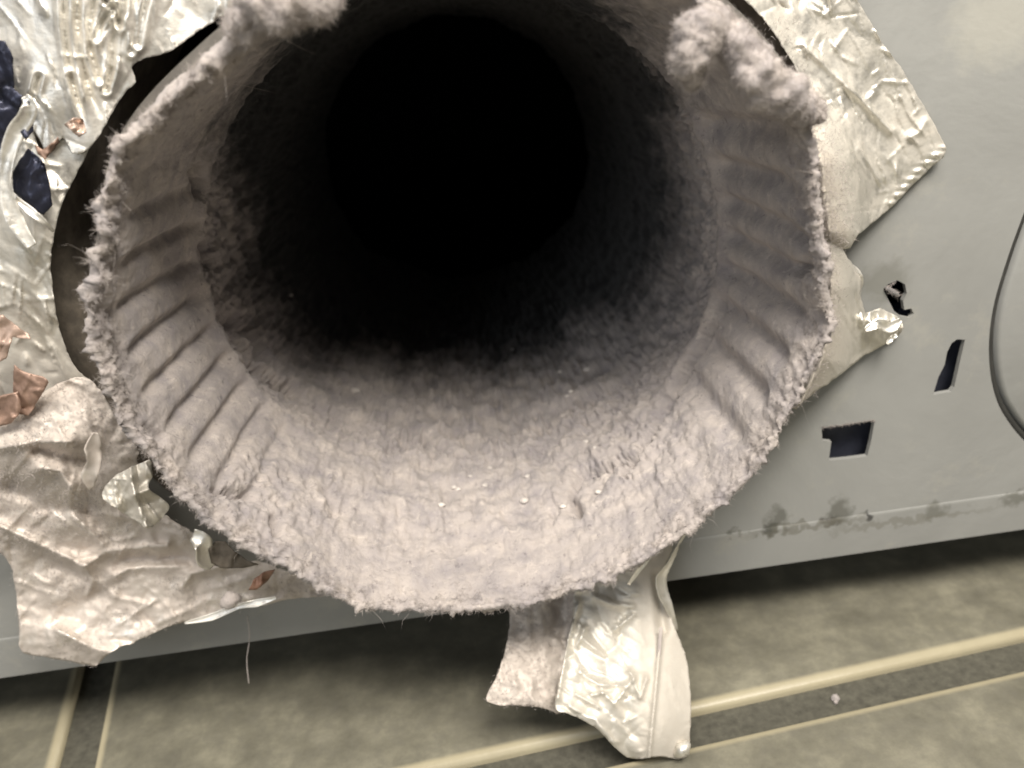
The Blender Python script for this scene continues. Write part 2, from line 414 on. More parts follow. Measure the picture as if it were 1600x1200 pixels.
N_ = 220; tt = np.linspace(0, 2*math.pi, N_, endpoint=False); V = []; Fc = []
prof = [(-.0004, .0010), (-.0004, .30), (.0004, .30), (.0004, .0010)]
ys = [.001, .004, .008, .012, .016, .04, .06, .1, .165]
rows = [(y, -.0002+.0006*(y > .002) if y < .005 else .0026) for y in ys]
for (y, d) in rows:
    bl = 1-sstep(.01, .06, np.array(y)); r = (rim_s(tt)*bl+.0505*(1-bl)) + d
    V += list(np.stack([r*np.cos(tt), np.full(N_, y), r*np.sin(tt)], 1))
for i in range(len(rows)-1):
    for j in range(N_):
        k = (j+1) % N_; Fc.append((i*N_+j, i*N_+k, (i+1)*N_+k, (i+1)*N_+j))
mk('pipe_wall', V, Fc, M_pipe, duct)
# ------------------------------------------------------------------ lint lining
NT = 1080
tt = np.linspace(0, 2*math.pi, NT, endpoint=False)
yin = np.concatenate([np.linspace(0, .05, 150), .05+(np.linspace(0, 1, 80)[1:]**1.2)*.125])
outer_rows = [(.012, .0004), (.008, .0007), (.005, .0009), (.0025, .0010), (.0010, .0008), (.0002, .0004), (-.0003, 0), (-.0004, -.0005), (-.0002, -.0010)]
nr = len(outer_rows)+len(yin)
T = np.tile(tt, (nr, 1)); Y = np.zeros((nr, NT)); Rr = np.zeros((nr, NT)); rim0 = rim_r(tt); rims = rim_s(tt)
deg = (np.degrees(tt)+180) % 360-180
bottom = np.exp(-((np.abs(deg+90))/48)**4)                       # the lint bed along the floor of the pipe
left = sstep(158, 172, np.abs(deg+0*1))*1.0
crL = np.where((deg > 0), sstep(142, 162, deg), 1-sstep(-160, -134, deg)); crL = np.where(np.abs(deg) > 100, crL, 0)
crR = sstep(-50, -26, deg)*(1-sstep(20, 40, deg))
for i, (y, d) in enumerate(outer_rows):
    Y[i] = y; Rr[i] = rim0-.0006+d
for k, y in enumerate(yin):
    i = len(outer_rows)+k; Y[i] = y
    bl = 1-sstep(.004, .05, np.array(y)); wall_r = rims*bl+.0500*(1-bl)
    lip = (rim0-rims)*(1-sstep(.001, .008, np.array(y)))
    th_ = .0016+.0006*sstep(0, .008, np.array(y))+.0026*bottom*sstep(.0, .03, np.array(y))
    ph = tt*50/(2*math.pi)+.25*np.sin(tt*3+1)
    gr = ph-np.floor(ph); grooveL = np.exp(-((gr-.5)/.17)**2)
    phR = tt*42/(2*math.pi)+.2*np.sin(tt*5); grR = .5+.5*np.cos(2*math.pi*phR)
    win = sstep(.003, .010, np.array(y))*(1-sstep(.031, .037, np.array(y)))
    cr = win*(crL*grooveL*.0016 + crR*grR**1.6*.0019)
    ledge = sstep(.0365, .0385, np.array(y))*(.0020-.0020*bottom)*(1-sstep(.06, .1, np.array(y))) - np.exp(-((y-.0355)/.0022)**2)*.0009*(1-bottom)
    bed = .0020*bottom*sstep(.03, .07, np.array(y))
    Rr[i] = wall_r+lip-th_+cr+ledge-bed
P = np.stack([Rr*np.cos(T), Y, Rr*np.sin(T)], -1).reshape(-1, 3)
Yf = Y.ravel(); Tf = T.ravel(); idx_row = np.repeat(np.arange(nr), NT)
rad = np.stack([np.cos(Tf), 0*Tf, np.sin(Tf)], 1)
rimw = np.exp(-(np.clip(Yf, -1, 1)/.0035)**2); botf = np.tile(bottom, nr); crf = np.tile(np.clip(crL+crR, 0, 1), nr)
calm = 1-crf*sstep(.004, .010, Yf)*(1-sstep(.030, .037, Yf))
big = fbm(P*140, 4, 3); med = fbm(P*420, 4, 17); fin = fbm(P*1300, 3, 29)
amp = .00045+.0007*sstep(.03, .05, Yf)+.0008*botf*sstep(.004, .02, Yf)
pit = -np.clip(ridge(P*330+7, 2, 41)-.62, 0, 1)
streak = fbm(np.stack([Tf*26+big*.6, Yf*120, Tf*0+4], 1), 3, 19)
disp = big*amp*1.3 + streak*amp*.8*calm + med*(amp*.40)*(.35+.65*calm) + fin*.00018*(.4+.6*calm)
rel = P-CAM; zc_ = rel@FW; PX = np.stack([800+F_PX*(rel@CR)/zc_, 600-F_PX*(rel@CU)/zc_], 1)
def poly_d0(pts, line):
    out = np.full(len(pts), 1e9)
    for i in range(len(line)-1):
        a = np.array(line[i], float); b = np.array(line[i+1], float); ab = b-a; t = np.clip(((pts-a)@ab)/(ab@ab), 0, 1)
        out = np.minimum(out, np.linalg.norm(pts-(a+t[:, None]*ab), axis=1))
    return out
wob = np.stack([med, fin], 1)*9
for line, w, dep in [([(1126, 478), (1098, 530), (1062, 592), (1036, 640), (1006, 690), (978, 742)], 6, .0030), ([(985, 715), (950, 728), (905, 735), (893, 770), (898, 800)], 7, .0022), ([(345, 495), (372, 530), (398, 572), (430, 598), (462, 612)], 6, .0034),
                     ([(368, 500), (395, 520), (410, 556)], 7, .0022), ([(312, 270), (316, 300)], 9, .0036), ([(322, 385), (330, 415)], 8, .0030), ([(1250, 372), (1262, 400), (1256, 420)], 9, .0022),
                     ([(345, 765), (385, 772)], 8, .0016), ([(430, 810), (436, 835)], 6, .0014), ([(660, 690), (610, 700)], 9, .0014), ([(235, 670), (250, 690)], 8, .0012), ([(515, 765), (525, 800)], 10, .0010), ([(1050, 430), (1052, 470)], 9, .0016)]:
    disp -= 1.5*dep*np.exp(-(poly_d0(PX+wob, line)/w)**2)*(Yf > .0015)*(Yf < .075)
# pits and lumps where the lint has torn (a patch low left, and beyond the inner ledge)
def patch(u, v, y, s):
    c = at_y(np.array([u]), np.array([v]), y)[0]; return np.exp(-np.sum(((P-c)*np.array([1, .7, 1]))**2, 1)/s**2)
tear = patch(430, 760, .012, .009)+.8*patch(950, 720, .030, .010)+.7*patch(1010, 640, .03, .010)+.8*sstep(.037, .042, Yf)*(1-sstep(.07, .1, Yf))
disp += np.clip(tear, 0, 1)*(np.clip(fbm(P*620, 3, 51), -.9, .5)*.0013)
front = rimw*(.0011*fbm(P*260, 4, 61)+.0007*fbm(P*900, 3, 67))
left_rag = np.exp(-((np.abs(Tf-math.radians(165)))/.55)**2)*rimw
P = P - rad*disp[:, None] + rad*(front*.9)[:, None] + np.array([0, -1, 0])*(np.abs(front)*1.2+left_rag*.001*np.abs(fbm(P*500, 3, 71)))[:, None]
P += rad*(left_rag*.0024*fbm(P*280+3, 4, 77))[:, None]
endw = sstep(.15, .175, Yf)
P[:, 1] += endw*(.010*fbm(np.stack([np.cos(Tf)*2.2, np.sin(Tf)*2.2, Yf*0], 1), 4, 95)+.004*np.cos(2*Tf))
P -= rad*(endw**2*.0015)[:, None]
ii = np.arange(nr-1)[:, None]*NT; jj = np.arange(NT)[None]; j2 = (jj+1) % NT
LF = np.stack([ii+jj, ii+j2, ii+NT+j2, ii+NT+jj], -1).reshape(-1, 4)
lin = thing('lint_lining', (0, 0, 0), 'thick grey felt of lint coating the inside and rim of the exhaust pipe', 'lint')
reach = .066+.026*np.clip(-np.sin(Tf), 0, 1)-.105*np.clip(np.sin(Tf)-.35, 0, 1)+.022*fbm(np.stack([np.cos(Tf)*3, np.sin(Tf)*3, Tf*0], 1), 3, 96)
deep_shade = sstep(-.022, .020, Yf-reach+.014*fbm(P*260, 4, 97)+.008*fbm(P*900, 3, 98))  # painted shade: lint goes patchily black further into the pipe
lint = mk('lint_coat', P, LF, M_lint, lin, True, {'deep_shade': deep_shade})
V, Fc = [], []
cap = [tuple(range((nr-1)*NT, nr*NT))]
# fuzz: thousands of short fibres
def normals(P, F):
    a, b, c, d = (P[F[:, i]] for i in range(4)); n = np.cross(c-a, d-b); N = np.zeros_like(P)
    for i in range(4): np.add.at(N, F[:, i], n)
    return N/(np.linalg.norm(N, axis=1)[:, None]+1e-15)
def fibres(name, root, nrm, length, radius, mat, parent, curl=.7, grav=.25, label=None, cat=None):
    n = len(root); nrm = nrm + rng.normal(size=(n, 3))*curl; nrm /= np.linalg.norm(nrm, axis=1)[:, None]
    bend = rng.normal(size=(n, 3))*.6 + np.array([0, 0, -grav]); L = length[:, None]
    p0 = root - nrm*L*.1; p1 = root+nrm*L*.45+bend*L*.06; p2 = root+nrm*L*.8+bend*L*.35
    a = np.cross(nrm, rng.normal(size=(n, 3))); a /= np.linalg.norm(a, axis=1)[:, None]+1e-12; b = np.cross(nrm, a)
    V = np.zeros((n, 7, 3)); r = radius[:, None]
    for j in range(3):
        t = 2*math.pi*j/3; o = a*math.cos(t)+b*math.sin(t); V[:, j] = p0+o*r; V[:, 3+j] = p1+o*r*.8
    V[:, 6] = p2
    base = (np.arange(n)*7)[:, None, None]
    tri = np.array([[0, 1, 4], [0, 4, 3], [1, 2, 5], [1, 5, 4], [2, 0, 3], [2, 3, 5], [3, 4, 6], [4, 5, 6], [5, 3, 6]])
    Fc = (base+tri[None]).reshape(-1, 3)
    o = mk(name, V.reshape(-1, 3), Fc, mat, parent, True)
    o['kind'] = 'stuff'
    return o
NN = normals(P, LF)
inward = np.sum(NN*rad, 1); sg = -1 if np.mean(inward[idx_row > 60]) > 0 else 1; NN = NN*sg; clump = np.clip(.6+1.3*vn(P*500, 91), .25, 1.8)
wgt = np.exp(-(np.clip(Yf, -.01, 1)/.004)**2)*1.0 + .03*np.exp(-Yf/.05)+.008
wgt[(Tf > math.radians(50)) & (Tf < math.radians(110))] *= .2
wgt *= np.where(Yf > .085, 0, 1)*(1-deep_shade)
wgt *= (Yf+.02)**.3
wgt *= clump; pick = rng.choice(len(P), 40000, p=wgt/wgt.sum())
rm = np.exp(-(np.clip(Yf[pick], -.01, 1)/.004)**2)
ln = (.00022+rm*(.00050+.0004*left_rag[pick]))*rng.uniform(.3, 1.6, len(pick))*clump[pick]
fibres('lint_fuzz', P[pick]+rng.normal(size=(len(pick), 3))*.0001, NN[pick]+np.array([0, -1, 0])*rm[:, None]*.7, ln, np.full(len(pick), .000024)*rng.uniform(.7, 1.4, len(pick)), M_fuzz, lin, 1.8, .1)
pk = rng.choice(len(P), 160, p=wgt/wgt.sum())
fibres('stray_hairs', P[pk], NN[pk]*.5+np.array([0, -.6, 0]), .0055*rng.uniform(.4, 1.4, 160), np.full(160, .000022), M_fuzz, lin, 1.6, .5)
# pale crumbs of lint lying in the bed
for (u, v, dz) in [(735, 745, 3), (765, 733, 4), (758, 758, 4), (818, 782, 6), (875, 580, 4), (893, 612, 4), (921, 578, 6), (890, 620, 4), (730, 618, 4), (715, 765, 4), (710, 762, 4), (823, 745, 4), (915, 690, 4), (555, 612, 8), (455, 460, 4), (800, 545, 3), (935, 770, 4), (880, 792, 4), (690, 790, 5), (930, 700, 3)]:
    best = None
    d = ray(np.array([u]), np.array([v]))[0]; d = d/np.linalg.norm(d)
    q = P-CAM; tpar = q@d; off = np.linalg.norm(q-tpar[:, None]*d, axis=1); k = int(np.argmin(off)); c = P[k]+NN[k]*.0001
    bm = bmesh.new(); bmesh.ops.create_icosphere(bm, subdivisions=2, radius=dz*.00013)
    vv = np.array([x.co[:] for x in bm.verts]); vv *= np.array([1.2, 1, .7]); vv *= (1+.4*fbm(vv*4500+u, 2))[:, None]
    ff = [tuple(x.index for x in f.verts) for f in bm.faces]; bm.free()
    mk('crumb', vv+c, ff, M_crumb, lin)
# ------------------------------------------------------------------ sheets of foil
def inside(poly, pts):
    x, y = pts[:, 0], pts[:, 1]; c = np.zeros(len(pts), bool); n = len(poly)
    for i in range(n):
        x0, y0 = poly[i]; x1, y1 = poly[(i+1) % n]
        k = ((y0 > y) != (y1 > y)) & (x < (x1-x0)*(y-y0)/((y1-y0) if y1 != y0 else 1e-9)+x0); c ^= k
    return c
def seg_d(pts, a, b):
    a = np.array(a, float); b = np.array(b, float); ab = b-a; t = np.clip(((pts-a)@ab)/(ab@ab), 0, 1)
    return np.linalg.norm(pts-(a+t[:, None]*ab), axis=1)
def poly_d(pts, line):
    return np.min([seg_d(pts, line[i], line[i+1]) for i in range(len(line)-1)], 0)
def sheet(name, poly, yfun, mat, parent=None, step=5.0, rag=1.5, lint=None, smooth=True, sp=3, thick=.00012):
    poly = np.array(poly, float)
    if sp > 1: poly = spline(poly, sp)
    out = []
    for i in range(len(poly)):
        a, b = poly[i], poly[(i+1) % len(poly)]; k = max(1, int(np.linalg.norm(b-a)/step))
        for t in range(k): out.append(a+(b-a)*t/k)
    bd = np.array(out); 
    if rag: bd = bd + np.stack([vn(np.c_[bd*.06, bd[:, :1]*0+3], 5), vn(np.c_[bd*.06, bd[:, :1]*0+9], 6)], 1)*rag + rng.normal(size=bd.shape)*rag*.18
    x0, y0 = bd.min(0); x1, y1 = bd.max(0)
    gx_, gy_ = np.meshgrid(np.arange(x0, x1, step), np.arange(y0, y1, step*.87)); gx_ = gx_+(np.arange(gx_.shape[0]) % 2)[:, None]*step/2
    g = np.stack([gx_.ravel(), gy_.ravel()], 1)+rng.normal(size=(gx_.size, 2))*step*.12
    g = g[inside(bd, g)]
    dm = np.full(len(g), 1e9)
    for i in range(0, len(bd), 64): dm = np.minimum(dm, np.min(np.linalg.norm(g[:, None]-bd[None, i:i+64], axis=2), 1))
    g = g[dm > step*.55]
    allp = np.concatenate([bd, g]); n = len(bd)
    r = delaunay_2d_cdt([Vector(q) for q in allp], [(i, (i+1) % n) for i in range(n)], [], 1, 1e-5)
    q = np.array([tuple(v) for v in r[0]]); Fc = [tuple(f) for f in r[2]]
    y = yfun(q)
    W_ = at_y(q[:, 0], q[:, 1], y)
    at = {'lint': lint(q) if lint else np.zeros(len(q))}
    f2 = []
    for f in Fc:
        a, b, c = W_[list(f[:3])]; nn = np.cross(b-a, c-a); f2.append(f if nn@(CAM-a) > 0 else f[::-1])
    o = mk(name, W_, f2, mat, parent, smooth, at)
    if thick:
        md = o.modifiers.new('thickness', 'SOLIDIFY'); md.thickness = thick; md.offset = -1
    return o, W_
def cr(q, ang, sx, sy, k=0):      # facet coordinates, stretched along a direction
    a = math.radians(ang); u = q[:, 0]*math.cos(a)+q[:, 1]*math.sin(a); v = -q[:, 0]*math.sin(a)+q[:, 1]*math.cos(a)
    w = vn(np.c_[q*.012, q[:, :1]*0+k], k)*14
    return np.c_[(u+w)/sx, (v+w*.6)/sy, np.zeros(len(q))+k*.37]
def crumple(q, ang, sx, sy, k=0, fine=.5):
    c = cr(q, ang, sx, sy, k)
    return facets(c, k)*.8 + fine*(facets(c*2.3+5, k+31)*.5) - .35*ridge(c*.8, 2, k+50)

def creases(q, n, ang, spread, length, w, h, seed, both=True):
    g = np.random.default_rng(seed); x0, y0 = q.min(0); x1, y1 = q.max(0); out = np.zeros(len(q))
    q = q+np.stack([vn(np.c_[q*.03, q[:, :1]*0+seed], 2), vn(np.c_[q*.03, q[:, :1]*0+seed+5], 3)], 1)*2.5
    for i in range(n):
        c = np.array([g.uniform(x0, x1), g.uniform(y0, y1)]); a = math.radians(ang+g.normal()*spread); d = np.array([math.cos(a), math.sin(a)])
        L_ = length*g.uniform(.35, 1.3); ww = w*g.uniform(.6, 1.5); r = q-c; u = r@d; v = r@np.array([-d[1], d[0]])
        sgn = g.choice([1, 1, -1]) if both else 1
        side = np.where(v > 0, 1, g.uniform(.5, 1.6))
        out += sgn*g.uniform(.4, 1.3)*np.exp(-(np.abs(v)*side/ww)**1.15)*np.clip(1-(np.abs(u)/L_)**2, 0, 1)
    return out*h
# fuzz on the linted foil
def fuzz_on(name, Wp, n, L, label, cat, parent=None, sel=None):
    Wp = np.asarray(Wp); k = rng.integers(0, len(Wp), n) if sel is None else rng.choice(len(Wp), n, p=sel/sel.sum())
    toc = CAM-Wp[k]; toc /= np.linalg.norm(toc, axis=1)[:, None]
    o = fibres(name, Wp[k]+rng.normal(size=(n, 3))*.0003, toc*.6+np.array([0, -.3, .2]), L*rng.uniform(.4, 1.5, n), np.full(n, .00003), M_fuzz, parent, 1.0, .4)
    if label: props(o, label, cat)
    return o
# upper-left: strapping of crumpled tape beside the dark gap
linesA = [[(98, -20), (101, 40), (108, 100), (122, 160), (140, 205)], [(122, -20), (120, 30), (128, 90), (142, 150), (158, 180)], [(150, -10), (140, 40), (142, 85), (156, 125)], [(192, -10), (190, 20), (178, 60), (174, 110), (166, 140)],
          [(176, 12), (160, 30), (150, 60)], [(215, -20), (212, 40), (206, 80)], [(165, 0), (178, 10), (188, 40)], [(230, -10), (222, 30), (216, 70)], [(110, 120), (128, 185), (138, 215)], [(60, 120), (52, 150), (66, 170), (80, 210)]]
def yA(q):
    y = .0192 - .0009*crumple(q, 75, 150, 90, 3, .3) - .003*np.exp(-((q[:, 0]-110)/120)**2)
    for i, l in enumerate(linesA):
        d = poly_d(q, l); y = y + (.0010*np.exp(-(d/3.2)**1.2) - .0007*np.exp(-((d-9)/5)**2))*(1-sstep(120, 215, q[:, 1]))*(.7+.6*vn(np.c_[q*.02, q[:, :1]*0+i], 3))
    return y - creases(q, 130, 78, 25, 36, 2.8, .00042, 5)
o, _ = sheet('foil_tape', [(-70, -60), (60, -70), (200, -70), (330, -70), (440, -45), (388, 2), (330, 36), (292, 62), (262, 82), (226, 92), (206, 105), (212, 128), (192, 148), (166, 192), (140, 232), (112, 240), (98, 215), (75, 240), (58, 212), (40, 190), (30, 150), (12, 120), (-20, 90), (-70, 60)], yA, M_foilshiny, None, 3.0)
props(o, 'bright crumpled foil tape with long nested creases, upper left beside the dark gap', 'foil tape')
def yA2(q):
    return .0185 - .0009*crumple(q, 60, 110, 60, 13, .4) - .004*np.exp(-((q[:, 0]-60)/90)**2-((q[:, 1]-380)/150)**2) - creases(q, 150, 55, 35, 36, 2.8, .0005, 15)
o, _ = sheet('foil_tape', [(-60, 150), (20, 120), (48, 190), (66, 240), (100, 216), (122, 240), (140, 230), (122, 268), (102, 306), (88, 350), (80, 400), (80, 440), (90, 500), (104, 548), (122, 580), (150, 608), (90, 640), (30, 640), (-60, 660)], yA2, M_foil, None, 3.2, lint=lambda q: .75*sstep(470, 600, q[:, 1]))
props(o, 'dull cream wrinkled foil tape at the left edge beside the widest dark gap', 'foil tape')
# dark blue reflections modelled as patches, copper coloured scraps caught in the tape
def scrap(name, poly, y0, mat, label, k, amp=.0012, grp=None):
    o, _ = sheet(name, poly, lambda q: y0-amp*.7*crumple(q, 40+k*37, 50, 34, k, .3)-creases(q, 16, 60, 40, 26, 3, .0005, k), mat, None, 3.5, 1.0, sp=1)
    props(o, label, 'scrap', grp); return o
scrap('blue_reflection', [(-40, 60), (8, 64), (20, 90), (22, 140), (36, 150), (30, 172), (14, 200), (4, 240), (-40, 260)], .0150, M_blue, 'dark blue patch for a reflection in the foil at the left edge below the bright nested creases', 5)
scrap('blue_reflection', [(44, 232), (56, 242), (70, 256), (78, 290), (82, 320), (68, 336), (40, 322), (22, 300), (18, 272), (30, 250)], .0125, M_blue, 'dark blue reflection patch framed by looped foil, left of the dark gap', 6)
scrap('dark_reflection', [(42, 152), (52, 180), (52, 205), (40, 220), (28, 200), (34, 170)], .0120, M_blue, 'small slim dark reflection patch above the looped foil at the left', 7)
scrap('copper_scrap', [(54, 226), (66, 234), (84, 222), (90, 214), (94, 222), (80, 238), (70, 250), (58, 240)], .0118, M_copper, 'thin copper coloured sliver at the top of the looped foil', 8)
scrap('copper_scrap', [(100, 195), (116, 184), (130, 186), (134, 206), (124, 214), (112, 205)], .0118, plain('copper_tint', (.56, .43, .36), .4, .6), 'pale coppery flake where the two foil tapes meet beside the dark gap', 9)
scrap('copper_scrap', [(-30, 500), (4, 492), (24, 508), (44, 522), (48, 530), (20, 526), (10, 560), (-30, 580)], .0115, plain('copper_pale', (.46, .34, .28), .45, .4), 'pale coppery sliver poking in at the left edge', 10)
scrap('copper_scrap', [(22, 570), (40, 582), (66, 588), (76, 598), (60, 626), (44, 650), (26, 646), (20, 610)], .0105, M_copper, 'reddish copper coloured scrap half buried in lint at the left', 11)
scrap('copper_scrap', [(-30, 628), (10, 616), (28, 612), (34, 640), (18, 662), (-30, 672)], .0100, M_copper, 'reddish brown scrap at the very left edge under the coppery sliver', 12)
# curled foil ribbon making a loop round the blue reflection patch
loop = [(38, 150), (46, 165), (40, 185), (26, 205), (14, 235), (8, 270), (10, 305), (20, 335), (32, 360), (50, 385)]
def ribbon(name, px, ys, w, mat, parent=None, n=8, twist=None):
    c = spline(np.c_[np.array(px, float), np.array(ys)*1e4], n, False); m_ = len(c); W3 = at_y(c[:, 0], c[:, 1], c[:, 2]/1e4)
    Tn = np.gradient(W3, axis=0); Tn /= np.linalg.norm(Tn, axis=1)[:, None]; V = []; Fc = []
    ws = np.interp(np.linspace(0, 1, m_), np.linspace(0, 1, len(w)), w); tw = np.zeros(m_) if twist is None else np.interp(np.linspace(0, 1, m_), np.linspace(0, 1, len(twist)), twist)
    for i in range(m_):
        s = np.cross(Tn[i], [0, 1, 0]); s /= np.linalg.norm(s); nrm = np.cross(s, Tn[i])
        d = s*math.cos(tw[i])+nrm*math.sin(tw[i]); e = -s*math.sin(tw[i])+nrm*math.cos(tw[i])
        for k in range(7):
            t = k/6*2-1; V.append(W3[i]+d*t*ws[i]+e*(.35*ws[i]*(1-t*t)+rng.normal()*.00004))
    for i in range(m_-1):
        for k in range(6): Fc.append((i*7+k, i*7+k+1, (i+1)*7+k+1, (i+1)*7+k))
    o = mk(name, V, Fc, mat, parent, True, {'lint': np.zeros(len(V))})
    md = o.modifiers.new('thickness', 'SOLIDIFY'); md.thickness = .00012; md.offset = 0
    return o
o = ribbon('foil_ribbon', loop, np.linspace(.012, .0105, len(loop)), [.0005, .0010, .0011, .0010, .0011, .0012, .0008], M_foilshiny, None, 8, [0, .5, .2, -.4, .3, 0])
props(o, 'curled strip of bright foil looping round the dark blue reflection patch at the left', 'foil strip')
o = ribbon('foil_ribbon', [(24, 310), (45, 328), (66, 345), (84, 362)], [.0115, .0105, .0105, .012], [.0004, .0006, .0005, .0002], M_foilshiny, None, 8, [0, .3, .3, 0])
props(o, 'short straight sliver of bright foil lying across the dark blue reflection patch', 'foil strip')
# lower-left: lint covered foil with a torn lower edge
ridges_B = [([(0, 822), (60, 850), (130, 884)], 10, .0028), ([(132, 884), (165, 862), (215, 856), (262, 852)], 8, .0020), ([(180, 900), (200, 888), (290, 884)], 9, .0018),
            ([(90, 985), (140, 1010), (180, 1020)], 12, .0022), ([(285, 915), (300, 895), (345, 885)], 8, .0018), ([(60, 730), (95, 735), (110, 760)], 14, .0028), ([(115, 805), (140, 830), (160, 850)], 9, .0018),
            ([(0, 700), (60, 690), (110, 690)], 16, .003), ([(135, 884), (145, 910), (135, 930)], 6, .0014)]
dips_B = [([(60, 700), (100, 715), (150, 720)], 16, .003), ([(70, 870), (120, 895)], 16, .0016), ([(200, 870), (290, 872)], 14, .002), ([(150, 930), (90, 970)], 18, .0018), ([(20, 760), (70, 790), (130, 800)], 16, .002)]
def yB(q):
    y = .0165 - .006*np.exp(-((q[:, 0]-90)/130)**2-((q[:, 1]-720)/120)**2) - .004*sstep(880, 1030, q[:, 1])*(1-sstep(250, 420, q[:, 0])) - .0011*facets(cr(q, 20, 120, 75, 21), 21) - creases(q, 150, 15, 45, 46, 3.0, .00055, 25)
    for ln_, w, h in ridges_B: y = y - h*np.exp(-(poly_d(q, ln_)/w)**1.05)
    for ln_, w, h in dips_B: y = y + h*.8*np.exp(-(poly_d(q, ln_)/w)**2)
    return y - .0006*fbm(np.c_[q*.05, q[:, :1]*0], 3, 5)
polyB = [(-60, 640), (-10, 640), (40, 628), (90, 600), (130, 590), (158, 612), (185, 660), (215, 700), (215, 730), (240, 790), (285, 822), (318, 846), (330, 880), (360, 888), (400, 876), (440, 890), (490, 905), (522, 922), (505, 932), (450, 936), (425, 944), (385, 948), (350, 960), (290, 972), (262, 980), (238, 990), (212, 1002), (186, 1012), (165, 1026), (150, 1040), (120, 1036), (80, 1028), (34, 1018), (30, 985), (27, 945), (22, 905), (14, 880), (-4, 862), (-60, 850)]
o, WB = sheet('foil_sheet', polyB, yB, M_foillint, None, 3.4, 1.6, lint=lambda q: np.clip(.34+.6*vn(np.c_[q*.02, q[:, :1]*0+4], 8), .1, .95)*(1-.55*np.exp(-(np.minimum(poly_d(q, ridges_B[0][0]), poly_d(q, ridges_B[3][0]))/14)**2)))
props(o, 'lint covered crumpled foil sheet at the lower left, its torn corner over the floor', 'foil sheet')
selB = np.clip(vn(WB*150, 8)+.15, .02, 1)+.8*np.exp(-((WB[:, 2]+.0)/.02)**2*0-((WB[:, 0]+.083)/.02)**2-((WB[:, 2]+.022)/.012)**2)
fb = fuzz_on('foil_fuzz', WB, 13000, .0007, None, None, o, selB)
# bright knob of foil and the rolled piece above it
kn = thing('crumpled_foil', tuple(at_y(np.array([210]), np.array([775]), .006)[0]), 'small bright crumpled knob of foil tucked between pipe rim and lower left foil sheet', 'foil')
def yK(q): return .0075 - .0014*crumple(q, -35, 56, 44, 33, .3) - creases(q, 60, 60, 45, 26, 2.4, .0006, 35) - .003*np.exp(-(poly_d(q, [(205, 745), (212, 780), (228, 822)])/7)**1.3) - .0022*np.exp(-(poly_d(q, [(232, 765), (205, 775)])/8)**1.3)
sheet('crumpled_face', [(160, 768), (178, 745), (200, 732), (222, 722), (236, 720), (238, 745), (232, 762), (258, 782), (264, 796), (250, 812), (232, 826), (214, 816), (190, 800), (166, 784)], yK, M_foil, kn, 2.6, 1.2, lint=lambda q: np.full(len(q), .45))
ribbon('rolled_strip', [(150, 676), (146, 700), (147, 722), (139, 745), (143, 764)], [.0075, .007, .0068, .007, .008], [.0003, .0014, .0010, .0013, .0003], M_foillint, kn, 6, [.2, 1.0, -.2, .7])
# turned-up foil lip, and a dark patch standing for the shaded gap
o = ribbon('foil_ribbon', [(300, 835), (318, 850), (320, 872), (336, 885)], [.008, .007, .0075, .009], [.0012, .0016, .0016, .0010], M_foilshiny, None, 6, [0, .8, 1.0, .4])
props(o, 'narrow turned-up foil lip beside the dark pocket at the lower left of the rim', 'foil strip')
scrap('gap_shade', [(336, 846), (352, 846), (366, 862), (386, 876), (404, 882), (380, 888), (345, 888), (330, 880), (326, 860)], .0085, M_dark, 'dark greenish triangular patch standing for the shaded gap showing under the rim at the lower left', 14, .0004)
scrap('copper_scrap', [(388, 922), (398, 904), (412, 894), (430, 890), (420, 906), (402, 922)], .0080, plain('copper_brown', (.30, .17, .12), .4, .2), 'slim brown copper sliver on the lower left foil sheet, just below the rim', 15, .0006)
# white tuft and bright torn edge
def blob_path(name, px, ys, rads, mat, label=None, cat=None, parent=None, nz=.35, seg=28, n=10, nfuzz=0, fl_=.0014):
    c = spline(np.c_[np.array(px, float), np.array(ys)*1e4], n, False); W3 = at_y(c[:, 0], c[:, 1], c[:, 2]/1e4)
    r = np.interp(np.linspace(0, 1, len(c)), np.linspace(0, 1, len(rads)), rads)
    V, Fc = tube(W3, r, seg, True); ctr = np.repeat(W3, seg, 0)
    dirn = V-ctr; rl = np.linalg.norm(dirn, axis=1)[:, None]+1e-9
    V = V + dirn*(nz*1.2*fbm(V*300, 3, 81)+nz*.25*fbm(V*1100, 3, 83))[:, None]
    if nfuzz:
        th_ = parent or thing(name, tuple(W3.mean(0)), label, cat)
        mk('felt', V, Fc, mat, th_); k = rng.integers(0, len(V), nfuzz)
        fibres('fuzz', V[k], (dirn/rl)[k], fl_*rng.uniform(.4, 1.6, nfuzz), np.full(nfuzz, .000024), M_fuzz, th_, 1.6, .3); return th_
    o = mk(name, V, Fc, mat, parent); 
    if label: props(o, label, cat)
    return o
blob_path('lint_tuft', [(348, 945), (362, 938), (376, 934)], [.0085, .0075, .0085], [.0006, .0016, .0005], M_fuzz, 'small white lint tuft on the torn bottom edge of the lower left foil', 'lint tuft', None, .5, 20, 8, 260, .0012)
o = ribbon('foil_ribbon', [(288, 974), (330, 964), (372, 948), (402, 942), (432, 934)], [.0105]*5, [.0002, .0007, .0005, .0007, .0002], M_foilshiny, None, 8, [.2, .6, .3, .7, .2])
props(o, 'thin bright strip of foil along the torn lower edge beneath the white tuft', 'foil strip')
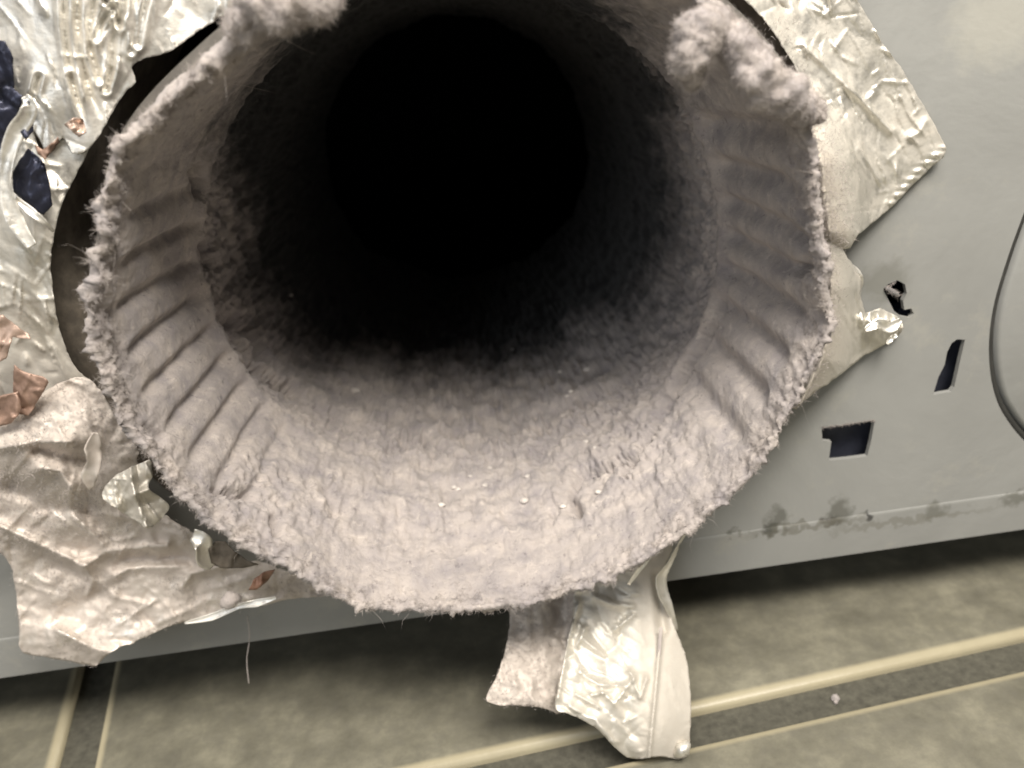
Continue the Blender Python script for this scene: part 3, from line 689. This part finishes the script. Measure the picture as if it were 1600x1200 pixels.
# upper right lint clumps over the rim
blob_path('lint_clump', [(1085, 132), (1078, 100), (1084, 62), (1104, 36), (1130, 34)], [-.004, -.006, -.007, -.006, -.003], [.0009, .0022, .0024, .0021, .0016], M_lint, 'hanging lint clump like a hooked finger, upper right inside the rim', 'lint clump', None, .55, 36, 14, 5200, .0008)
blob_path('lint_clump', [(1118, 40), (1145, 62), (1168, 100), (1200, 135), (1240, 158), (1275, 180)], [-.002, -.005, -.006, -.006, -.004, -.001], [.0014, .0021, .0025, .0028, .0026, .0018], M_lint, 'thick roll of lint folded along the upper right rim next to the foil square', 'lint clump', None, .5, 36, 14, 7000, .0008)
blob_path('lint_clump', [(372, 52), (398, 22), (430, 10), (462, 6), (498, 10), (520, -8)], [-.001, -.003, -.004, -.004, -.004, -.002], [.0016, .0024, .0028, .0024, .0016, .0012], M_lint, 'ragged pale lint clump hanging from the top edge of the pipe mouth', 'lint clump', None, .6, 36, 14, 5600, .0009)
# right: square of foil tape stuck flat on the panel
def yD(q):
    fine = 1-.55*np.exp(-(np.maximum(0, 140-q[:, 1])/60)**2)
    e = poly_d(q, [(1130, -40), (1170, 15), (1240, 140), (1262, 160), (1285, 260), (1295, 360)])
    y = .0232 - .0150*np.exp(-(e/42)**1.5)*sstep(150, 260, q[:, 1]) - .0035*np.exp(-(e/50)**2)
    y = y - .0002*crumple(q, 68, 90, 40, 43, .4) - creases(q, 110, 66, 10, 40, 2.3, .00050, 45)*np.where(q[:, 1] < 150, .5, 1) - creases(q, 60, -38, 25, 24, 2.4, .00035, 47) - creases(q, 150, 66, 28, 24, 2.6, .00075, 46)*(1-sstep(110, 170, q[:, 1]))
    y = y - .0010*np.exp(-(poly_d(q, [(1255, 70), (1340, 150), (1392, 205)])/6)**1.4)
    y = y - .0006*np.exp(-(poly_d(q, [(1392, 318), (1440, 262), (1476, 232)])/5)**1.2)*(.5+.5*np.sin(q[:, 1]*.5)) - .0006*np.exp(-(poly_d(q, [(1420, 215), (1436, 208), (1446, 190)])/5)**1.2)
    return np.minimum(y, .0243)
polyD = [(1110, -60), (1230, -70), (1322, -50), (1336, -5), (1352, 20), (1376, 62), (1412, 112), (1440, 160), (1466, 206), (1479, 232), (1474, 246), (1448, 268), (1420, 296), (1395, 322), (1368, 345), (1342, 366), (1328, 388), (1300, 392), (1262, 380), (1240, 320), (1236, 240), (1244, 190), (1256, 172), (1256, 140), (1240, 100), (1216, 60), (1190, 26), (1168, 5)]
o, WD = sheet('foil_square', polyD, yD, M_foil, None, 2.7, 1.2, lint=lambda q: np.clip(1.2*np.exp(-(poly_d(q, [(1240, 160), (1275, 270), (1290, 370)])/42)**2)+.5*vn(np.c_[q*.03, q[:, :1]*0], 4)*np.exp(-(poly_d(q, [(1240, 160), (1290, 370)])/60)**2), 0, 1), sp=1)
fD = o; fuzz_on('foil_fuzz', WD, 3500, .0009, None, None, fD, np.exp(-((np.hypot(WD[:, 0], WD[:, 2])-.054)/.007)**2)*(WD[:, 2] < .036)+1e-6)
props(o, 'square corner of wrinkled foil tape stuck flat on the grey panel at the upper right', 'foil tape')
def yE(q):
    e = poly_d(q, [(1290, 370), (1300, 450), (1285, 560), (1250, 630)])
    return np.minimum(.0238 - .0165*np.exp(-(e/34)**1.5) - creases(q, 80, 78, 14, 36, 2.4, .0005, 55) - .0020*np.exp(-(poly_d(q, [(1345, 500), (1405, 512)])/9)**1.4)*(.6+.6*np.sin(q[:, 0]*.5)), .0243)
polyE = [(1262, 350), (1296, 360), (1318, 392), (1332, 415), (1346, 436), (1345, 468), (1352, 488), (1376, 482), (1404, 494), (1412, 512), (1400, 528), (1380, 540), (1350, 556), (1318, 582), (1284, 606), (1256, 626), (1244, 640), (1215, 630), (1240, 560), (1262, 460)]
o, WE = sheet('foil_strip', polyE, yE, M_foil, None, 2.8, 1.4, lint=lambda q: np.clip(.9*np.exp(-(poly_d(q, [(1290, 420), (1290, 540), (1245, 640)])/40)**2), 0, 1)-0*q[:, 0], sp=1)
props(o, 'pointed linted foil strip along the right rim reaching to the torn screw hole', 'foil strip')
fuzz_on('foil_fuzz', WE, 2600, .0009, None, None, o, np.exp(-((np.hypot(WE[:, 0], WE[:, 2])-.054)/.006)**2)+1e-6)
for i, (pts, w) in enumerate([([(1352, 516), (1372, 506), (1392, 510), (1408, 500)], [.0004, .0010, .0012, .0004]), ([(1386, 538), (1394, 528), (1402, 524)], [.0002, .0006, .0002]), ([(1322, 405), (1334, 422), (1342, 446), (1338, 470)], [.0003, .0009, .0010, .0003])]):
    o = ribbon('foil_ribbon', pts, np.full(len(pts), .0205), w, M_foilshiny, None, 8, [.2, .9, -.3, .6, .1])
    props(o, ['bright frayed sliver of foil just under the torn screw hole', 'tiny bright foil shred below the frayed sliver near the torn screw hole', 'bright creased foil edge standing up beside the right rim, left of the torn screw hole'][i], 'foil strip')
# grey lint washer round the torn screw hole
bm_pts = [(1376, 452), (1384, 470), (1394, 482)]
blob_path('lint_tuft', [(1384, 450), (1396, 456), (1404, 462)], [.0246, .0245, .0248], [.0002, .0005, .0002], M_dustgrey, 'scrap of grey lint caught across the torn screw hole', 'lint tuft', None, .5, 16, 6, 120, .0007)
# fuzz along the slot edges
for (a, b_, nn_, lab) in [((1284, 668), (1367, 656), 260, 'dust fuzz along the top edge of the square notched slot'), ((1384, 450), (1400, 440), 60, '')]:
    t = rng.random(nn_); q = np.array(a)+(np.array(b_)-np.array(a))*t[:, None]+rng.normal(size=(nn_, 2))*1.0
    Wp = at_y(q[:, 0], q[:, 1], PY0-.0001)
    o = fibres('dust_fuzz', Wp, np.tile([0, -.4, -.6], (nn_, 1)), .0005*rng.uniform(.4, 1.6, nn_), np.full(nn_, .00003), M_fuzz, dryer, .8, .2)
# ------------------------------------------------------------------ hanging strip at the bottom
hs = thing('hanging_foil_strip', tuple(at_y(np.array([960]), np.array([905]), .012)[0]), 'hanging strip of torn foil tape below the pipe, one half linted and one half shiny', 'foil strip')
def yF0(v): return .0155-.019*sstep(880, 1180, v)
def yF1(q): return yF0(q[:, 1])+.0012 - .0006*crumple(q, 80, 90, 60, 61, .4) - creases(q, 40, 70, 40, 36, 4, .00045, 65) - .0005*fbm(np.c_[q*.07, q[:, :1]*0], 3, 66) + .0018*np.exp(-((q[:, 0]-880)/20)**2)
_, WF1 = sheet('linted_side', [(800, 930), (840, 915), (890, 905), (915, 915), (905, 960), (892, 1010), (884, 1060), (878, 1114), (850, 1106), (826, 1104), (800, 1102), (782, 1102), (764, 1096), (760, 1086), (776, 1058), (788, 1020), (796, 985)], yF1, M_foillint, hs, 4, 1.5, lint=lambda q: np.full(len(q), .5))
fuzz_on('strip_fuzz', WF1, 2800, .0006, None, None, hs)
rF = [([(928, 932), (955, 944), (990, 948)], 5), ([(905, 940), (885, 1010), (872, 1090)], 5), ([(912, 1000), (950, 1030), (980, 1050)], 6), ([(905, 1050), (935, 1070), (975, 1072)], 6), ([(990, 960), (960, 985)], 5), ([(890, 1105), (930, 1125), (960, 1160)], 8), ([(915, 980), (900, 1010)], 4), ([(940, 1080), (960, 1100), (990, 1060)], 5), ([(985, 1050), (1000, 1090), (1010, 1060)], 5), ([(900, 1085), (935, 1105)], 4)]
def yF2(q):
    sh = np.exp(-(np.maximum(0, q[:, 0]-985)/18)**2)
    y = yF0(q[:, 1]) - .0006*facets(cr(q, 40, 30, 17, 71), 71)*(.15+.85*sh) - creases(q, 90, 35, 45, 20, 2.2, .00045, 75)*(.2+.8*sh) - .0016*np.exp(-((q[:, 0]-1030-.0*q[:, 1])/40)**2)
    for ln_, w in rF: y = y - .0011*np.exp(-(poly_d(q, ln_)/w)**1.2)
    return y - .0008*np.exp(-(poly_d(q, [(1033, 985), (1024, 1080), (1014, 1184)])/3.5)**1.5) + .0016*np.exp(-(poly_d(q, [(1028, 900), (1036, 985)])/9)**2)
sheet('shiny_side', [(900, 915), (930, 900), (968, 880), (1000, 862), (1040, 845), (1050, 860), (1030, 905), (1040, 940), (1056, 985), (1070, 1020), (1077, 1060), (1080, 1100), (1078, 1150), (1076, 1180), (1058, 1186), (1030, 1182), (1000, 1186), (978, 1182), (958, 1166), (936, 1142), (912, 1126), (886, 1114), (868, 1108), (872, 1070), (884, 1020), (894, 965)], yF2, M_foil, hs, 2.6, 1.0,
      lint=lambda q: .34+.4*sstep(975, 1010, q[:, 0])+.4*(1-sstep(905, 930, q[:, 1])))
ribbon('twisted_edge', [(1074, 826), (1060, 852), (1048, 878), (1034, 902), (1036, 925), (1046, 950), (1058, 985)], [.012, .0115, .0115, .012, .0115, .0108, .0104], [.0003, .0008, .0006, .0012, .0013, .0008, .0002], M_foilshiny, hs, 8, [.1, .9, .3, .2, .6, .3, 0])
ribbon('seam', [(1033, 980), (1028, 1040), (1022, 1110), (1014, 1184)], [.0073, .0035, -.0010, -.0044], [.0003, .00035, .00035, .0003], M_fuzz, hs, 8)
ribbon('stiff_sliver', [(1026, 856), (1006, 880), (982, 914)], [.0075, .0078, .0085], [.0003, .0006, .0003], M_foilshiny, hs, 6)
blob_path('knotted_tip', [(1056, 1178), (1066, 1172), (1076, 1160)], [-.0044, -.0052, -.0044], [.0005, .0012, .0005], M_foilshiny, None, None, hs, .4, 18, 6)
# ------------------------------------------------------------------ loose lint
c0 = at_y(np.array([386.]), np.array([962.]), PY0-.003)[0]; c1 = at_y(np.array([389.]), np.array([1068.]), PY0-.006)[0]
V, Fc = tube(spline([c0, c0*.7+c1*.3+np.array([.0004, 0, 0]), c0*.35+c1*.65+np.array([-.0003, 0, 0]), c1], 6, False), .00011, 6); o = mk('lint_thread', V, Fc, M_fuzz)
props(o, 'fine pale lint thread dangling under the dryer edge at the lower left', 'lint thread')
fp = at_z(np.array([1306.]), np.array([1092.]), ZF-.002)[0]
bm = bmesh.new(); bmesh.ops.create_icosphere(bm, subdivisions=3, radius=.0008); vv = np.array([x.co[:] for x in bm.verts]); vv *= (1+.8*fbm(vv*1500, 3))[:, None]; ff = [tuple(x.index for x in f.verts) for f in bm.faces]; bm.free()
o = mk('lint_fleck', vv+fp, ff, M_lint); props(o, 'tiny grey lint fleck lying in the floor grout at the lower right', 'lint fleck')
